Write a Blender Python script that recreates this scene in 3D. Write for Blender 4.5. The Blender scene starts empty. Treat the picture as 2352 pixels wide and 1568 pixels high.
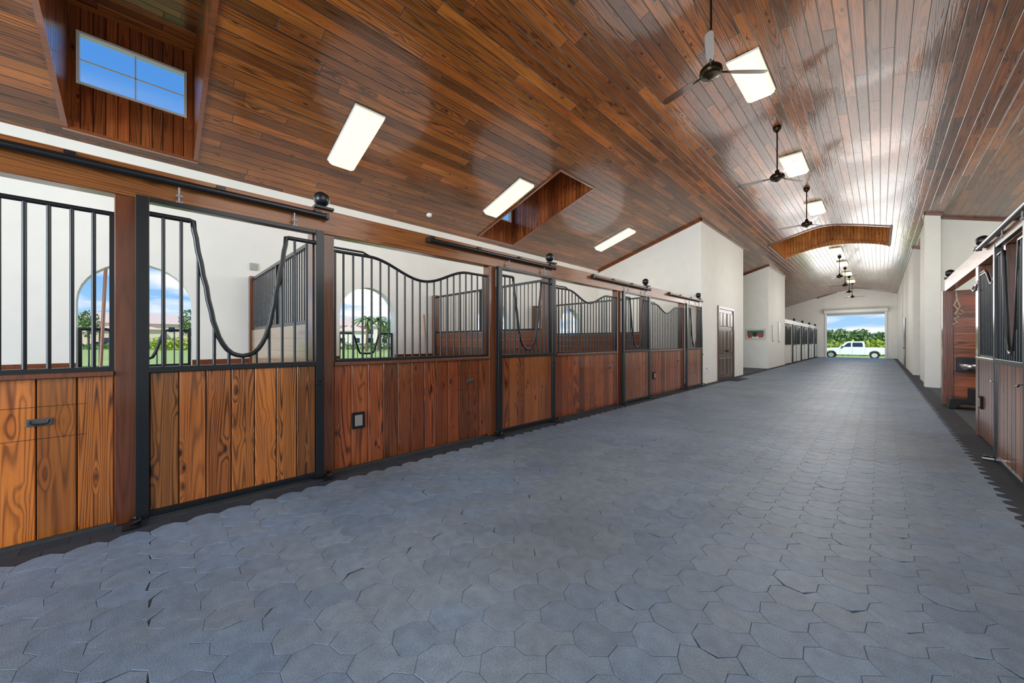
import bpy, math, random
from mathutils import Vector, Matrix
random.seed(7)
S = bpy.context.scene
COL = S.collection
PI = math.pi
TH = math.atan(846/835); CT = math.cos(TH); ST = math.sin(TH)
H = 1.33
A = 3.877          # left stall front plane x=-A
XB = -7.5          # left back wall
XR, ZR, SL = -1.48, 5.807, .307
XF = .97           # right stall front plane
XRB = 4.54
YE = 41.0
def zc(x): return ZR+.04 - SL*math.sqrt((x-XR)**2+.45**2)     # vault with a softly rounded ridge
ZT = zc(XR)
def ray(u, d):     # point on the ground plan seen in column u at depth d
    t = (u-1176)/835
    return (d*(-ST+t*CT), d*(CT+t*ST))

# ------------------------------------------------------------------ mesh helper
class MB:
    def __init__(s): s.v=[]; s.f=[]; s.sm=[]
    def add(s, vs, fs, smooth=False):
        o=len(s.v); s.v += [tuple(p) for p in vs]
        for f in fs: s.f.append(tuple(i+o for i in f)); s.sm.append(smooth)
        return s
    def box(s,x0,x1,y0,y1,z0,z1):
        return s.add([(x0,y0,z0),(x1,y0,z0),(x1,y1,z0),(x0,y1,z0),(x0,y0,z1),(x1,y0,z1),(x1,y1,z1),(x0,y1,z1)],
              [(0,3,2,1),(4,5,6,7),(0,1,5,4),(1,2,6,5),(2,3,7,6),(3,0,4,7)])
    def cbox(s,x0,x1,y0,y1,z0,z1,c=.006):   # box with chamfered edges on the +x face
        xa = x1-c
        v=[(x0,y0,z0),(x0,y1,z0),(x0,y1,z1),(x0,y0,z1),(xa,y0,z0),(xa,y1,z0),(xa,y1,z1),(xa,y0,z1),
           (x1,y0+c,z0+c),(x1,y1-c,z0+c),(x1,y1-c,z1-c),(x1,y0+c,z1-c)]
        f=[(0,3,2,1),(0,1,5,4),(1,2,6,5),(2,3,7,6),(3,0,4,7),(4,5,9,8),(5,6,10,9),(6,7,11,10),(7,4,8,11),(8,9,10,11)]
        return s.add(v,f)
    def quad(s,*p): return s.add(p,[tuple(range(len(p)))])
    def prism(s,poly,axis,lo,hi):
        def P(a,b,t): return {'x':(t,a,b),'y':(a,t,b),'z':(a,b,t)}[axis]
        n=len(poly); v=[P(a,b,lo) for a,b in poly]+[P(a,b,hi) for a,b in poly]
        f=[tuple(range(n-1,-1,-1)),tuple(range(n,2*n))]+[(i,(i+1)%n,n+(i+1)%n,n+i) for i in range(n)]
        return s.add(v,f)
    def tube(s,pts,r,n=8,closed=False):
        pts=[Vector(p) for p in pts]; rings=[]; m=len(pts)
        up=None
        for i,p in enumerate(pts):
            a=pts[(i-1)%m] if (i>0 or closed) else p; b=pts[(i+1)%m] if (i<m-1 or closed) else p
            t=(b-a).normalized()
            if up is None:
                up=Vector((0,0,1)) if abs(t.z)<.9 else Vector((1,0,0))
            x=t.cross(up)
            if x.length<1e-4: x=t.cross(Vector((0,1,0)))
            x.normalize(); y=x.cross(t).normalized(); up=y
            rr=r[i] if isinstance(r,(list,tuple)) else r
            rings.append([p+(x*math.cos(2*PI*k/n)+y*math.sin(2*PI*k/n))*rr for k in range(n)])
        v=[q for R in rings for q in R]; f=[]
        for i in range(m if closed else m-1):
            j=(i+1)%m
            for k in range(n): f.append((i*n+k,i*n+(k+1)%n,j*n+(k+1)%n,j*n+k))
        s.add(v,f,True)
        if not closed:
            s.add(rings[0],[tuple(range(n-1,-1,-1))]); s.add(rings[-1],[tuple(range(n))])
        return s
    def lathe(s,prof,c=(0,0,0),n=20):
        v=[];f=[]
        for r,z in prof:
            for k in range(n): v.append((c[0]+r*math.cos(2*PI*k/n),c[1]+r*math.sin(2*PI*k/n),c[2]+z))
        for i in range(len(prof)-1):
            for k in range(n): f.append((i*n+k,i*n+(k+1)%n,(i+1)*n+(k+1)%n,(i+1)*n+k))
        s.add(v,f,True)
        return s
    def sphere(s,c,r,n=20,m=12,sz=1):
        return s.lathe([(max(1e-4,r*math.sin(PI*i/m)),-r*sz*math.cos(PI*i/m)) for i in range(m+1)],c,n)
    def leaves(s,c,rad,n,size):
        for i in range(n):
            d=Vector((random.gauss(0,1),random.gauss(0,1),random.gauss(0,1))).normalized()*(random.random()**.35)
            p=Vector((c[0]+d.x*rad[0],c[1]+d.y*rad[1],c[2]+d.z*rad[2]))
            a=Vector((random.gauss(0,1),random.gauss(0,1),random.gauss(0,1))).normalized()
            b=a.cross(Vector((random.gauss(0,1),random.gauss(0,1),random.gauss(0,1)))).normalized()
            k=size*random.uniform(.6,1.3)
            s.add([p-a*k,p+b*k*.6,p+a*k,p-b*k*.6],[(0,1,2,3)])
        return s
    def mesh(s,name,mat):
        me=bpy.data.meshes.new(name); me.from_pydata(s.v,[],s.f)
        me.polygons.foreach_set('use_smooth',s.sm); me.materials.append(mat); me.update(); return me
    def build(s,name,mat,parent=None,loc=(0,0,0),bevel=0):
        o=bpy.data.objects.new(name,s.mesh(name,mat)); COL.objects.link(o); o.location=loc
        if parent: o.parent=parent
        if bevel:
            b=o.modifiers.new('bevel','BEVEL'); b.width=bevel; b.segments=2; b.limit_method='ANGLE'
        return o
def empty(name,loc=(0,0,0),rz=0):
    o=bpy.data.objects.new(name,None); COL.objects.link(o); o.location=loc; o.rotation_euler=(0,0,rz); o.empty_display_size=.2; return o
def tag(o,label,cat,group=None,kind=None):
    o['label']=label; o['category']=cat
    if group: o['group']=group
    if kind: o['kind']=kind
    return o
def struct(o,label=None):
    o['kind']='structure'
    if label: o['label']=label
    return o
def copy_tree(o,loc,rz,label,parent=None):
    def cp(o,parent):
        c=o.copy(); COL.objects.link(c)
        if parent: c.parent=parent
        for ch in [q for q in o.children]: cp(ch,c)
        return c
    r=cp(o,None); r.location=loc; r.rotation_euler=(o.rotation_euler[0],o.rotation_euler[1],rz); r['label']=label
    return r

# ------------------------------------------------------------------ materials
def lin(c): return tuple((x/255/12.92 if x/255<=.04045 else ((x/255+.055)/1.055)**2.4) for x in c)+(1,)
class NT:
    def __init__(s,name,color=None,rough=.5,metal=0,spec=.5,coat=0):
        s.m=bpy.data.materials.new(name); s.m.use_nodes=True; s.t=s.m.node_tree; s.b=s.t.nodes['Principled BSDF']
        s.set('Roughness',rough); s.set('Metallic',metal); s.set('Specular IOR Level',spec); s.set('Coat Weight',coat); s.set('Coat Roughness',.18)
        if color: s.set('Base Color',color)
    def L(s,v,i):
        if isinstance(v,bpy.types.NodeSocket): s.t.links.new(v,i)
        else: i.default_value=v
    def set(s,n,v): s.L(v,s.b.inputs[n])
    def node(s,ty,**k):
        n=s.t.nodes.new(ty)
        for a,b in k.items(): setattr(n,a,b)
        return n
    def math(s,op,a,b=0.,c=0.,clamp=False):
        n=s.node('ShaderNodeMath',operation=op,use_clamp=clamp); s.L(a,n.inputs[0]); s.L(b,n.inputs[1]); s.L(c,n.inputs[2]); return n.outputs[0]
    def vec(s,op,a,b):
        n=s.node('ShaderNodeVectorMath',operation=op); s.L(a,n.inputs[0]); s.L(b,n.inputs[1]); return n.outputs[0]
    def comb(s,x,y,z):
        n=s.node('ShaderNodeCombineXYZ'); s.L(x,n.inputs[0]); s.L(y,n.inputs[1]); s.L(z,n.inputs[2]); return n.outputs[0]
    def sep(s,v):
        n=s.node('ShaderNodeSeparateXYZ'); s.L(v,n.inputs[0]); return n.outputs
    def noise(s,v,scale=1.,detail=2.,dist=0.):
        n=s.node('ShaderNodeTexNoise'); s.L(v,n.inputs['Vector']); n.inputs['Scale'].default_value=scale; n.inputs['Detail'].default_value=detail; n.inputs['Distortion'].default_value=dist; return n.outputs[0]
    def vor(s,v,scale=1.):
        n=s.node('ShaderNodeTexVoronoi'); s.L(v,n.inputs['Vector']); n.inputs['Scale'].default_value=scale; return n.outputs['Distance']
    def white(s,v):
        n=s.node('ShaderNodeTexWhiteNoise',noise_dimensions='3D'); s.L(v,n.inputs['Vector']); return n.outputs['Value']
    def mr(s,v,a,b,c,d):
        n=s.node('ShaderNodeMapRange'); s.L(v,n.inputs[0])
        for i,x in enumerate((a,b,c,d)): s.L(x,n.inputs[i+1])
        return n.outputs[0]
    def mix(s,f,a,b,blend='MIX'):
        n=s.node('ShaderNodeMix',data_type='RGBA',blend_type=blend); s.L(f,n.inputs[0]); s.L(a,n.inputs[6]); s.L(b,n.inputs[7]); return n.outputs[2]
    def ramp(s,f,stops):
        n=s.node('ShaderNodeValToRGB'); s.L(f,n.inputs[0]); e=n.color_ramp.elements
        e[0].position,e[0].color=stops[0]; e[1].position,e[1].color=stops[1]
        for p,c in stops[2:]:
            q=e.new(p); q.color=c
        return n.outputs[0]
    def bump(s,h,st=.3,d=.01):
        n=s.node('ShaderNodeBump'); s.L(h,n.inputs['Height']); n.inputs['Strength'].default_value=st; n.inputs['Distance'].default_value=d; s.L(n.outputs[0],s.b.inputs['Normal'])
        return n.outputs[0]
    def obj(s): return s.node('ShaderNodeTexCoord').outputs['Object']
    def isl(s): return s.node('ShaderNodeNewGeometry').outputs['Random Per Island']
def wood_body(t,co,r,axis,dark,mid,light,rings,var,lines=.8,across=5.5,along=.34,knot=1.,tint=(1.10,.94,.80)):
    # growth rings: contour lines of a noise stretched along the board, bent round knots
    off=t.comb(t.math('MULTIPLY',r,37.),t.math('MULTIPLY',r,91.),t.math('MULTIPLY',r,53.))
    st=[across]*3; st[axis]=along
    v=t.vec('ADD',t.vec('MULTIPLY',co,tuple(st)),off)
    ks=[7.]*3; ks[axis]=2.7
    kd=t.vor(t.vec('ADD',t.vec('MULTIPLY',co,tuple(ks)),off))
    n=t.noise(v,1.,.6,0.)
    n=t.math('ADD',n,t.mr(kd,0.,.34,.08*knot,0.))
    ring=t.mr(t.math('SINE',t.math('MULTIPLY',n,rings)),-1.,1.,0.,1.)
    ring=t.math('POWER',ring,2.4)
    fs=[70.]*3; fs[axis]=2.2
    fine=t.noise(t.vec('ADD',t.vec('MULTIPLY',co,tuple(fs)),off),1.,3.)
    bs=[3.]*3; bs[axis]=1.
    broad=t.noise(t.vec('ADD',t.vec('MULTIPLY',co,tuple(bs)),off),1.,2.)
    base=t.ramp(t.math('ADD',t.math('MULTIPLY',fine,.55),t.math('MULTIPLY',broad,.45)),[(.3,mid),(.7,light)])
    r3=t.math('FRACT',t.math('MULTIPLY',r,13.7))
    amt=t.math('MULTIPLY',t.mr(r3,0.,1.,lines*.4,lines),t.mr(broad,.3,.7,1.1,.6))
    c=t.mix(t.math('MULTIPLY',t.math('MULTIPLY',ring,t.mr(fine,.3,.7,1.15,.7)),amt,0.,True),base,dark)
    c=t.mix(t.mr(kd,.03,.14,.95*knot,0.),c,tuple(x*.22 for x in dark[:3])+(1,))
    r2=t.math('FRACT',t.math('MULTIPLY',r,7.31))
    g=t.mr(r2,0.,1.,1-var,1+var)
    r4=t.math('FRACT',t.math('MULTIPLY',r,23.9))
    hue=t.mix(r4,tuple(tint)+(1,),(1.0,1.05,.98,1))
    c=t.mix(1.,c,hue,'MULTIPLY')
    return t.mix(1.,c,t.comb(g,g,g),'MULTIPLY'),t.math('SUBTRACT',fine,t.math('MULTIPLY',ring,.5))
def wood(name,dark,mid,light,axis=2,rings=60.,rough=.28,coat=.55,var=.35,lines=.8,knot=1.,across=8.):
    t=NT(name,rough=rough,coat=coat); t.set('Coat Roughness',.1)
    oi=t.node('ShaderNodeObjectInfo').outputs['Random']
    r=t.math('FRACT',t.math('ADD',t.isl(),t.math('MULTIPLY',oi,.618)))
    c,f=wood_body(t,t.obj(),r,axis,lin(dark),lin(mid),lin(light),rings,var,lines,across,knot=knot)
    t.set('Base Color',c); t.bump(f,.12,.004)
    return t.m
def plank(name,mode,dark,mid,light,w=.14,ln=2.6,rough=.34,coat=.62,var=.48,cr=.08):
    t=NT(name,rough=rough,coat=coat,spec=.25); t.set('Coat Roughness',cr)
    co=t.obj(); s=t.sep(co)
    if mode=='y': al,ac,axis=s[1],s[0],1
    else: al,ac,axis=s[2],t.math('ADD',s[0],s[1]),2
    row=t.math('FLOOR',t.math('DIVIDE',ac,w)); fr=t.math('FRACT',t.math('DIVIDE',ac,w))
    ro=t.white(t.comb(row,3.3,1.7))
    q=t.math('ADD',t.math('DIVIDE',al,ln),t.math('MULTIPLY',ro,5.))
    idx=t.math('FLOOR',q); fq=t.math('FRACT',q)
    r=t.white(t.comb(row,idx,9.1))
    e1=t.math('MULTIPLY',t.math('MINIMUM',fr,t.math('SUBTRACT',1.,fr)),w)
    e2=t.math('MULTIPLY',t.math('MINIMUM',fq,t.math('SUBTRACT',1.,fq)),ln)
    e=t.math('MINIMUM',e1,t.math('MULTIPLY',e2,1.4))
    groove=t.mr(e,.0025,.008,1.,0.)
    c,f=wood_body(t,co,r,axis,lin(dark),lin(mid),lin(light),85.,var,.9,8.,.3,1.25,(1.08,.95,.84))
    pn=t.noise(t.vec('MULTIPLY',co,(1.6,.35,1.6)),1.,3.)        # uneven stain
    pg=t.mr(pn,.3,.7,.64,1.32)
    c=t.mix(1.,c,t.comb(pg,pg,pg),'MULTIPLY')
    c=t.mix(t.math('MULTIPLY',groove,.95),c,lin((15,8,5)))
    t.set('Base Color',c)
    wob=t.noise(t.vec('MULTIPLY',co,(9.,1.1,9.)),1.,2.); wob2=t.noise(t.vec('MULTIPLY',co,(26.,6.,26.)),1.,2.)
    h=t.math('ADD',t.math('MULTIPLY',f,.25),t.math('ADD',t.math('MULTIPLY',groove,-1.),t.math('ADD',t.math('MULTIPLY',wob,.8),t.math('ADD',t.math('MULTIPLY',wob2,.35),t.math('MULTIPLY',r,.25)))))
    t.set('Coat Normal',t.bump(h,.38,.006))
    return t.m
def plain(name,c,rough=.5,metal=0,spec=.5,coat=0,nz=0,scale=8.):
    t=NT(name,lin(c),rough,metal,spec,coat)
    if nz:
        n=t.noise(t.obj(),scale,4.); g=t.mr(n,.25,.75,1-nz,1+nz)
        t.set('Base Color',t.mix(1.,lin(c),t.comb(g,g,g),'MULTIPLY')); t.bump(n,.1,.004)
    return t.m
M={}
M['ceil']=plank('ceiling_planks','y',(34,16,6),(106,58,21),(146,86,34))
M['dorm']=plank('dormer_planks','z',(54,24,12),(124,64,31),(152,86,46),w=.11,ln=4.,var=.3)
M['cup']=plank('cupola_planks','z',(92,50,20),(180,118,62),(206,142,82),w=.11,ln=4.,var=.18)
M['orange']=wood('amber_pine',(66,28,8),(166,92,36),(202,124,54),2,130.,var=.3,lines=1.)
M['amber']=wood('golden_pine',(34,15,6),(144,84,37),(186,115,53),2,150.,var=.45,lines=1.2)
M['amber2']=wood('chestnut_pine',(36,15,8),(124,68,34),(156,92,48),2,150.,var=.4,lines=1.15)
M['red']=wood('mahogany_boards',(32,13,8),(114,57,30),(152,82,42),2,140.,var=.5,lines=1.15)
M['post']=wood('post_wood',(52,25,14),(98,53,31),(120,69,41),2,90.,var=.12,lines=.6,knot=.5)
M['beam']=wood('beam_wood',(68,35,14),(134,79,37),(164,100,51),1,130.,var=.1,lines=.9,knot=.7,coat=.3)
M['hred']=wood('horizontal_mahogany',(46,21,14),(104,55,35),(130,74,47),0,80.,var=.3,lines=.6)
M['hred2']=wood('partition_boards',(56,26,15),(136,74,45),(164,96,60),0,90.,var=.25,lines=.7)
M['hpale']=wood('horizontal_pale_boards',(130,104,82),(172,150,126),(190,168,144),0,60.,var=.12,lines=.4,knot=.4)
M['trim']=wood('trim_wood',(60,30,18),(104,58,33),(126,72,43),1,60.,var=.1,lines=.5,knot=.3)
M['door']=wood('door_wood',(46,32,24),(76,56,43),(92,70,54),2,60.,var=.08,lines=.4,knot=.2,coat=.1)
M['handle']=wood('tool_handle_wood',(110,60,34),(150,92,56),(170,110,72),2,40.,lines=.3,knot=0.)
M['blade']=wood('fan_blade_wood',(40,25,17),(62,39,25),(76,50,32),0,40.,lines=.3,knot=0.)
M['black']=plain('black_powdercoat',(20,25,30),.34,.2,.5,.3)
M['joint']=plain('dark_gap',(12,9,8),.9)
M['rubber']=plain('black_rubber',(20,20,22),.7)
M['white']=plain('cream_plaster',(239,237,229),.75,nz=.03,scale=3.)
M['whitep']=plain('white_paint',(238,238,234),.45)
M['vinyl']=plain('window_vinyl',(206,208,206),.4)
M['grey']=plain('grey_plate',(168,168,164),.45)
M['plate']=plain('outlet_plate',(138,136,130),.45)
M['steel']=plain('brushed_steel',(190,190,192),.3,1)
M['zinc']=plain('dull_zinc',(140,140,140),.55,.6)
M['dsteel']=plain('dark_steel',(104,104,106),.42,.7)
M['brass']=plain('dark_bronze',(52,44,30),.28,.8)
M['rope']=plain('pale_rope',(176,164,142),.9,nz=.2,scale=60.)
M['glassdark']=plain('tinted_window',(40,52,62),.1,0,.8)
M['base']=plain('stall_floor_dark',(74,78,82),.9,nz=.25,scale=20.)
t=NT('paver_concrete',rough=.48,spec=.4); co=t.obj(); r=t.isl(); sp=t.noise(co,170.,3.); bl=t.noise(co,.7,3.); mid_=t.noise(co,14.,4.); big=t.noise(t.vec('MULTIPLY',co,(.5,.22,1.)),1.,3.)
g=t.math('MULTIPLY',t.mr(r,0.,1.,.92,1.07),t.math('MULTIPLY',t.mr(sp,.25,.75,.66,1.34),t.math('MULTIPLY',t.mr(bl,.3,.7,.78,1.14),t.mr(mid_,.3,.7,.86,1.14))))
base=t.mix(t.math('FRACT',t.math('MULTIPLY',r,5.3)),lin((106,125,146)),lin((114,129,144)))
base=t.mix(t.mr(big,.52,.68,0.,.45),base,lin((122,125,124)))     # worn warmer stretches
t.set('Base Color',t.mix(1.,base,t.comb(g,g,g),'MULTIPLY')); t.bump(t.math('ADD',sp,t.math('MULTIPLY',mid_,.5)),.4,.003); M['paver']=t.m
t=NT('border_pavers',rough=.7,spec=.25); co=t.obj(); sp=t.noise(co,140.,3.); g=t.math('MULTIPLY',t.mr(t.isl(),0.,1.,.85,1.15),t.mr(sp,.25,.75,.8,1.2))
t.set('Base Color',t.mix(1.,lin((50,54,60)),t.comb(g,g,g),'MULTIPLY')); t.bump(sp,.3,.003); M['border']=t.m
t=NT('lawn_grass',rough=.9,spec=.1); co=t.obj(); n=t.noise(co,.6,5.); t.set('Base Color',t.ramp(n,[(.3,lin((152,178,98))),(.7,lin((188,204,130)))])); M['grass']=t.m
def leafm(n,a,b):
    t=NT(n,rough=.7,spec=.2); t.set('Base Color',t.mix(t.isl(),lin(a),lin(b))); return t.m
M['leaf']=leafm('tree_leaves',(88,118,72),(150,174,114)); M['leafy']=leafm('hedge_leaves',(148,174,66),(206,212,100)); M['palm']=leafm('palm_fronds',(90,122,76),(150,168,112))
M['bark']=plain('bark',(110,92,74),.9,nz=.2,scale=6.)
M['peach']=plain('peach_stucco',(232,212,190),.8); M['rooft']=plain('clay_roof',(222,200,184),.8,nz=.08,scale=3.); M['cream']=plain('white_stucco',(236,230,220),.8)
t=NT('lamp_diffuser',lin((150,142,118)),.4); t.set('Emission Color',(1,.88,.60,1)); t.set('Emission Strength',1.25); M['lamp']=t.m
t=NT('window_glass',lin((235,245,250)),.03); t.set('Alpha',.06); M['glass']=t.m
M['truck']=plain('truck_white',(244,245,246),.25,0,.5,.6); M['car']=plain('car_dark',(40,52,74),.25,0,.5,.6); M['cars']=plain('car_silver',(168,172,176),.25,.3,.5,.6)
M['picb']=plain('picture_green',(70,116,90),.5,nz=.3,scale=14.); M['picr']=plain('picture_red',(184,66,56),.5); M['picd']=plain('picture_dark',(50,44,44),.5)

# ------------------------------------------------------------------ setting: floor
b=MB(); b.box(-7.7,4.74,-9,YE+.4,-.14,-.006); struct(b.build('floor',M['base']),'dark stall and side floor under the barn')
hx0,hx1=-3.655,.76
P_=.19; a=P_/2; c=P_*.2929
poly=[(-a,a-c),(-a,-(a-c)),(-(a-c),-a),(a-c,-a),(a,-(a-c)),(a,a-c),(a+c,a),(a,a+c),(a-c,a),(-(a-c),a)]   # octagon with a square tail
def inset(poly,d):
    out=[]; n=len(poly)
    for i in range(n):
        p=Vector(poly[i]); e0=(p-Vector(poly[i-1])).normalized(); e1=(Vector(poly[(i+1)%n])-p).normalized()
        n0=Vector((-e0.y,e0.x)); n1=Vector((-e1.y,e1.x)); m=(n0+n1); k=1+n0.dot(n1)
        out.append(p+m*(d/max(k,.3)))
    return out
JIT={}
def corner(px,py):     # shared corners are nudged together, so joints stay tight but no two stones are alike
    k=(round(px*500),round(py*500))
    if k not in JIT: JIT[k]=(px+random.gauss(0,.005),py+random.gauss(0,.005))
    return JIT[k]
n=len(poly); b=MB(); ix=0
while hx0+a+ix*P_<hx1-a*.5:
    x=hx0+a+ix*P_; iy=0
    while -2.2+iy*P_<YE+.1:
        y=-2.2+iy*P_
        pp=[corner(x+px,y+py) for px,py in poly]
        q0=inset(pp,.0007); q1=inset(pp,.0024)
        dz=random.uniform(-.0007,.0007); tx_=random.gauss(0,.0025); ty_=random.gauss(0,.0025)
        zz=[dz+(p.x-x)*tx_+(p.y-y)*ty_ for p in q1]
        R=[(p.x,p.y,-.007) for p in q0]+[(p.x,p.y,-.0014+z_) for p,z_ in zip(q0,zz)]+[(p.x,p.y,z_) for p,z_ in zip(q1,zz)]
        f=[tuple(range(2*n,3*n))]+[(k,(k+1)%n,n+(k+1)%n,n+k) for k in range(n)]+[(n+k,n+(k+1)%n,2*n+(k+1)%n,2*n+k) for k in range(n)]
        b.add(R,f); iy+=1
    ix+=1
struct(b.build('floor_pavers',M['paver']),'blue grey interlocking concrete pavers down the aisle')
b=MB()
for x0,x1 in ((-3.90,-3.50),(.64,1.0)):
    y=-2.2; w=(x1-x0)/3
    while y<YE:
        for k in range(3): b.box(x0+k*w+.002,x0+(k+1)*w-.002,y+.002+(k%2)*.1,y+.198+(k%2)*.1,-.012,-.0035)
        y+=.2
struct(b.build('floor_border',M['border']),'dark paver border strips beside the stalls')

# ------------------------------------------------------------------ ceiling with dormer and cupola openings
D=[(-.77,.43),(6.0,7.2)]; DX0,DX1=-7.25,-4.66
CX0,CX1,CY0,CY1=-3.19,.23,18.1,21.6
RX=[CX0]+[XR+d for d in (-1.2,-.8,-.55,-.35,-.2,-.07,.07,.2,.35,.55,.8,1.2)]+[CX1]
xs=[-7.75,DX0,-6,DX1,-3.9]+RX+[1.5,3,4.8]; ys=[-9,-.77,.43,6.0,7.2,CY0,CY1,YE+.3]
b=MB(); nx=len(xs)
vv=[(x,y,zc(x)) for y in ys for x in xs]; ff=[]
for i in range(nx-1):
    for j in range(len(ys)-1):
        mx=(xs[i]+xs[i+1])/2; my=(ys[j]+ys[j+1])/2
        if DX0<mx<DX1 and any(p<my<q for p,q in D): continue
        if CX0<mx<CX1 and CY0<my<CY1: continue
        ff.append((j*nx+i,(j+1)*nx+i,(j+1)*nx+i+1,j*nx+i+1))
b.add(vv,ff,True)
struct(b.build('ceiling',M['ceil']),'varnished brown tongue and groove plank vaulted ceiling')
b=MB()
for x0,x1 in ((-8.3,DX0-.1),(DX1+.1,CX0-.1),(CX1+.1,5.3)):
    b.prism([(x0,zc(x0)+.14),(x1,zc(x1)+.14),(x1,zc(x1)+.22),(x0,zc(x0)+.22)],'y',-9.2,YE+.8)
struct(b.build('roof',M['rooft']))
DZ=5.64
for n,(y0,y1) in enumerate(D):
    b=MB(); zb=zc(DX0); zt=zc(DX1)
    for y in (y0,y1): b.quad((DX0,y,zb),(DX1,y,zt),(DX1,y,DZ),(DX0,y,DZ))
    b.quad((DX1,y0,zt),(DX1,y1,zt),(DX1,y1,DZ),(DX1,y0,DZ))
    wy0,wy1,wz0,wz1=y0+.065,y1-.075,4.65,5.33
    b.quad((DX0,y0,zb),(DX0,y1,zb),(DX0,y1,wz0),(DX0,y0,wz0)); b.quad((DX0,y0,wz1),(DX0,y1,wz1),(DX0,y1,DZ),(DX0,y0,DZ))
    b.quad((DX0,y0,wz0),(DX0,wy0,wz0),(DX0,wy0,wz1),(DX0,y0,wz1)); b.quad((DX0,wy1,wz0),(DX0,y1,wz0),(DX0,y1,wz1),(DX0,wy1,wz1))
    d=struct(b.build('dormer',M['dorm']),['red brown plank lined dormer well at top left','red brown plank lined dormer well beside the second sloped light'][n])
    b=MB(); b.quad((DX0,y0,DZ),(DX0,y1,DZ),(DX1,y1,DZ),(DX1,y0,DZ)); b.build('dormer_ceiling',M['ceil'],d)
    b=MB(); w=.05
    for y in (y0-w,y1):
        b.prism([(DX0,zb),(DX1,zt),(DX1,zt-.025),(DX0,zb-.025)],'y',y,y+w)
    b.box(DX0-w,DX0,y0-w,y1+w,zb-.04,zb); b.box(DX1,DX1+w,y0-w,y1+w,zt-.01,zt+.02)
    struct(b.build('trim_%d'%(n+1),M['trim']),'wood trim around a dormer opening')
    win=struct(empty('window_%d'%(n+1),(DX0,(wy0+wy1)/2,wz0)),['white framed dormer window against blue sky','small white framed window in the second dormer'][n])
    hw=(wy1-wy0)/2; hh=wz1-wz0; fw=.028
    b=MB(); 
    for q in ((-hw,-hw+fw,0,hh),(hw-fw,hw,0,hh),(-hw+fw,hw-fw,0,fw),(-hw+fw,hw-fw,hh-fw,hh)): b.box(-.09,.012,q[0],q[1],q[2],q[3])
    b.build('window_frame',M['vinyl'],win)
    b=MB(); b.box(-.06,-.04,-.007,.007,fw,hh-fw); b.box(-.06,-.04,-hw+fw,hw-fw,hh/2-.006,hh/2+.006); b.build('muntin',M['vinyl'],win)
    b=MB(); b.quad((-.05,-hw+fw,fw),(-.05,hw-fw,fw),(-.05,hw-fw,hh-fw),(-.05,-hw+fw,hh-fw)); b.build('pane',M['glass'],win)
b=MB(); zt=6.7
for y in (CY0,CY1):
    for x0,x1 in zip(RX,RX[1:]): b.quad((x0,y,zc(x0)),(x1,y,zc(x1)),(x1,y,zt),(x0,y,zt))
for x in (CX0,CX1): b.quad((x,CY0,zc(x)),(x,CY1,zc(x)),(x,CY1,zt),(x,CY0,zt))
b.quad((CX0,CY0,zt),(CX1,CY0,zt),(CX1,CY1,zt),(CX0,CY1,zt))
# arched valance board across the far edge of the well
N=20; arc=[(CX0+(CX1-CX0)*k/N, zc(CX0)-.04+(ZT-.05-zc(CX0))*math.sin(PI*k/N)**.8) for k in range(N+1)]
b.prism([(CX1,zc(CX1)+.1),(XR,ZT+.15),(CX0,zc(CX0)+.1)]+arc,'y',CY1-.05,CY1-.01)
struct(b.build('cupola',M['cup']),'plank lined cupola well at the ridge with arched lower edge')
b=MB()
for x0,x1 in zip(RX,RX[1:]): b.prism([(x0,zc(x0)),(x1,zc(x1)),(x1,zc(x1)-.03),(x0,zc(x0)-.03)],'y',CY0-.06,CY0)
for x in (CX0-.06,CX1): b.box(x,x+.06,CY0-.06,CY1+.06,zc(x)-.05,zc(x)+.01)
struct(b.build('trim_3',M['trim']))

# ------------------------------------------------------------------ walls
ARC=[-.15,3.2,6.7,10.25]; AR=.58; AZ=1.87
b=MB(); zt=zc(XB)+.02; prev=-9.
def wallseg(y0,y1,z0,z1): b.box(XB-.2,XB,y0,y1,z0,z1)
for c in ARC:
    wallseg(prev,c-AR,-.1,zt)
    n=16
    pts=[(c-AR*math.cos(PI*k/n),AZ+AR*math.sin(PI*k/n)) for k in range(n+1)]
    for k in range(n):
        (ya,za),(yb,zb)=pts[k],pts[k+1]
        for x in (XB,XB-.2): b.quad((x,ya,za),(x,yb,zb),(x,yb,zt),(x,ya,zt))
        b.quad((XB,ya,za),(XB,yb,zb),(XB-.2,yb,zb),(XB-.2,ya,za))
    prev=c+AR
wallseg(prev,17.4,-.1,zt); wallseg(17.4,21.1,3.0,zt); wallseg(21.1,YE,-.1,zt)
struct(b.build('wall_left',M['white']),'cream plaster back wall with arched openings behind the stalls')
b=MB(); b.box(XRB,XRB+.2,-9,12.6,-.1,zt+.1); b.box(XRB,XRB+.2,12.6,15.7,3.0,zt+.1); b.box(XRB,XRB+.2,15.7,YE,-.1,zt+.1)  # unseen gap at the cross aisle, left open to let light in
struct(b.build('wall_right',M['white']),'cream plaster wall behind the right stalls')
def block(name,x0,x1,y0,y1,label):
    poly=[(x0,-.05),(x1,-.05),(x1,zc(x1)+.03),(x0,zc(x0)+.03)]
    b=MB(); b.prism(poly,'y',y0,y1); return struct(b.build(name,M['white']),label)
block('wall_tackroom',XB,-A,12.0,16.9,'cream gabled block with brown double door after the left stalls')
block('wall_corner',XB,-A,21.6,26.0,'cream wall beyond the cross aisle with a framed picture')
block('wall_pillar',.92,1.22,16.1,16.55,'cream pillar at the right of the cross aisle')
block('wall_wing',1.0,XRB,16.5,19.5,'cream wall behind the right pillar')
block('wall_far',.92,XRB,21.6,YE,'cream wall on the right of the far aisle')
ox0,ox1,oz=-3.27,.31,3.8
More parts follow.
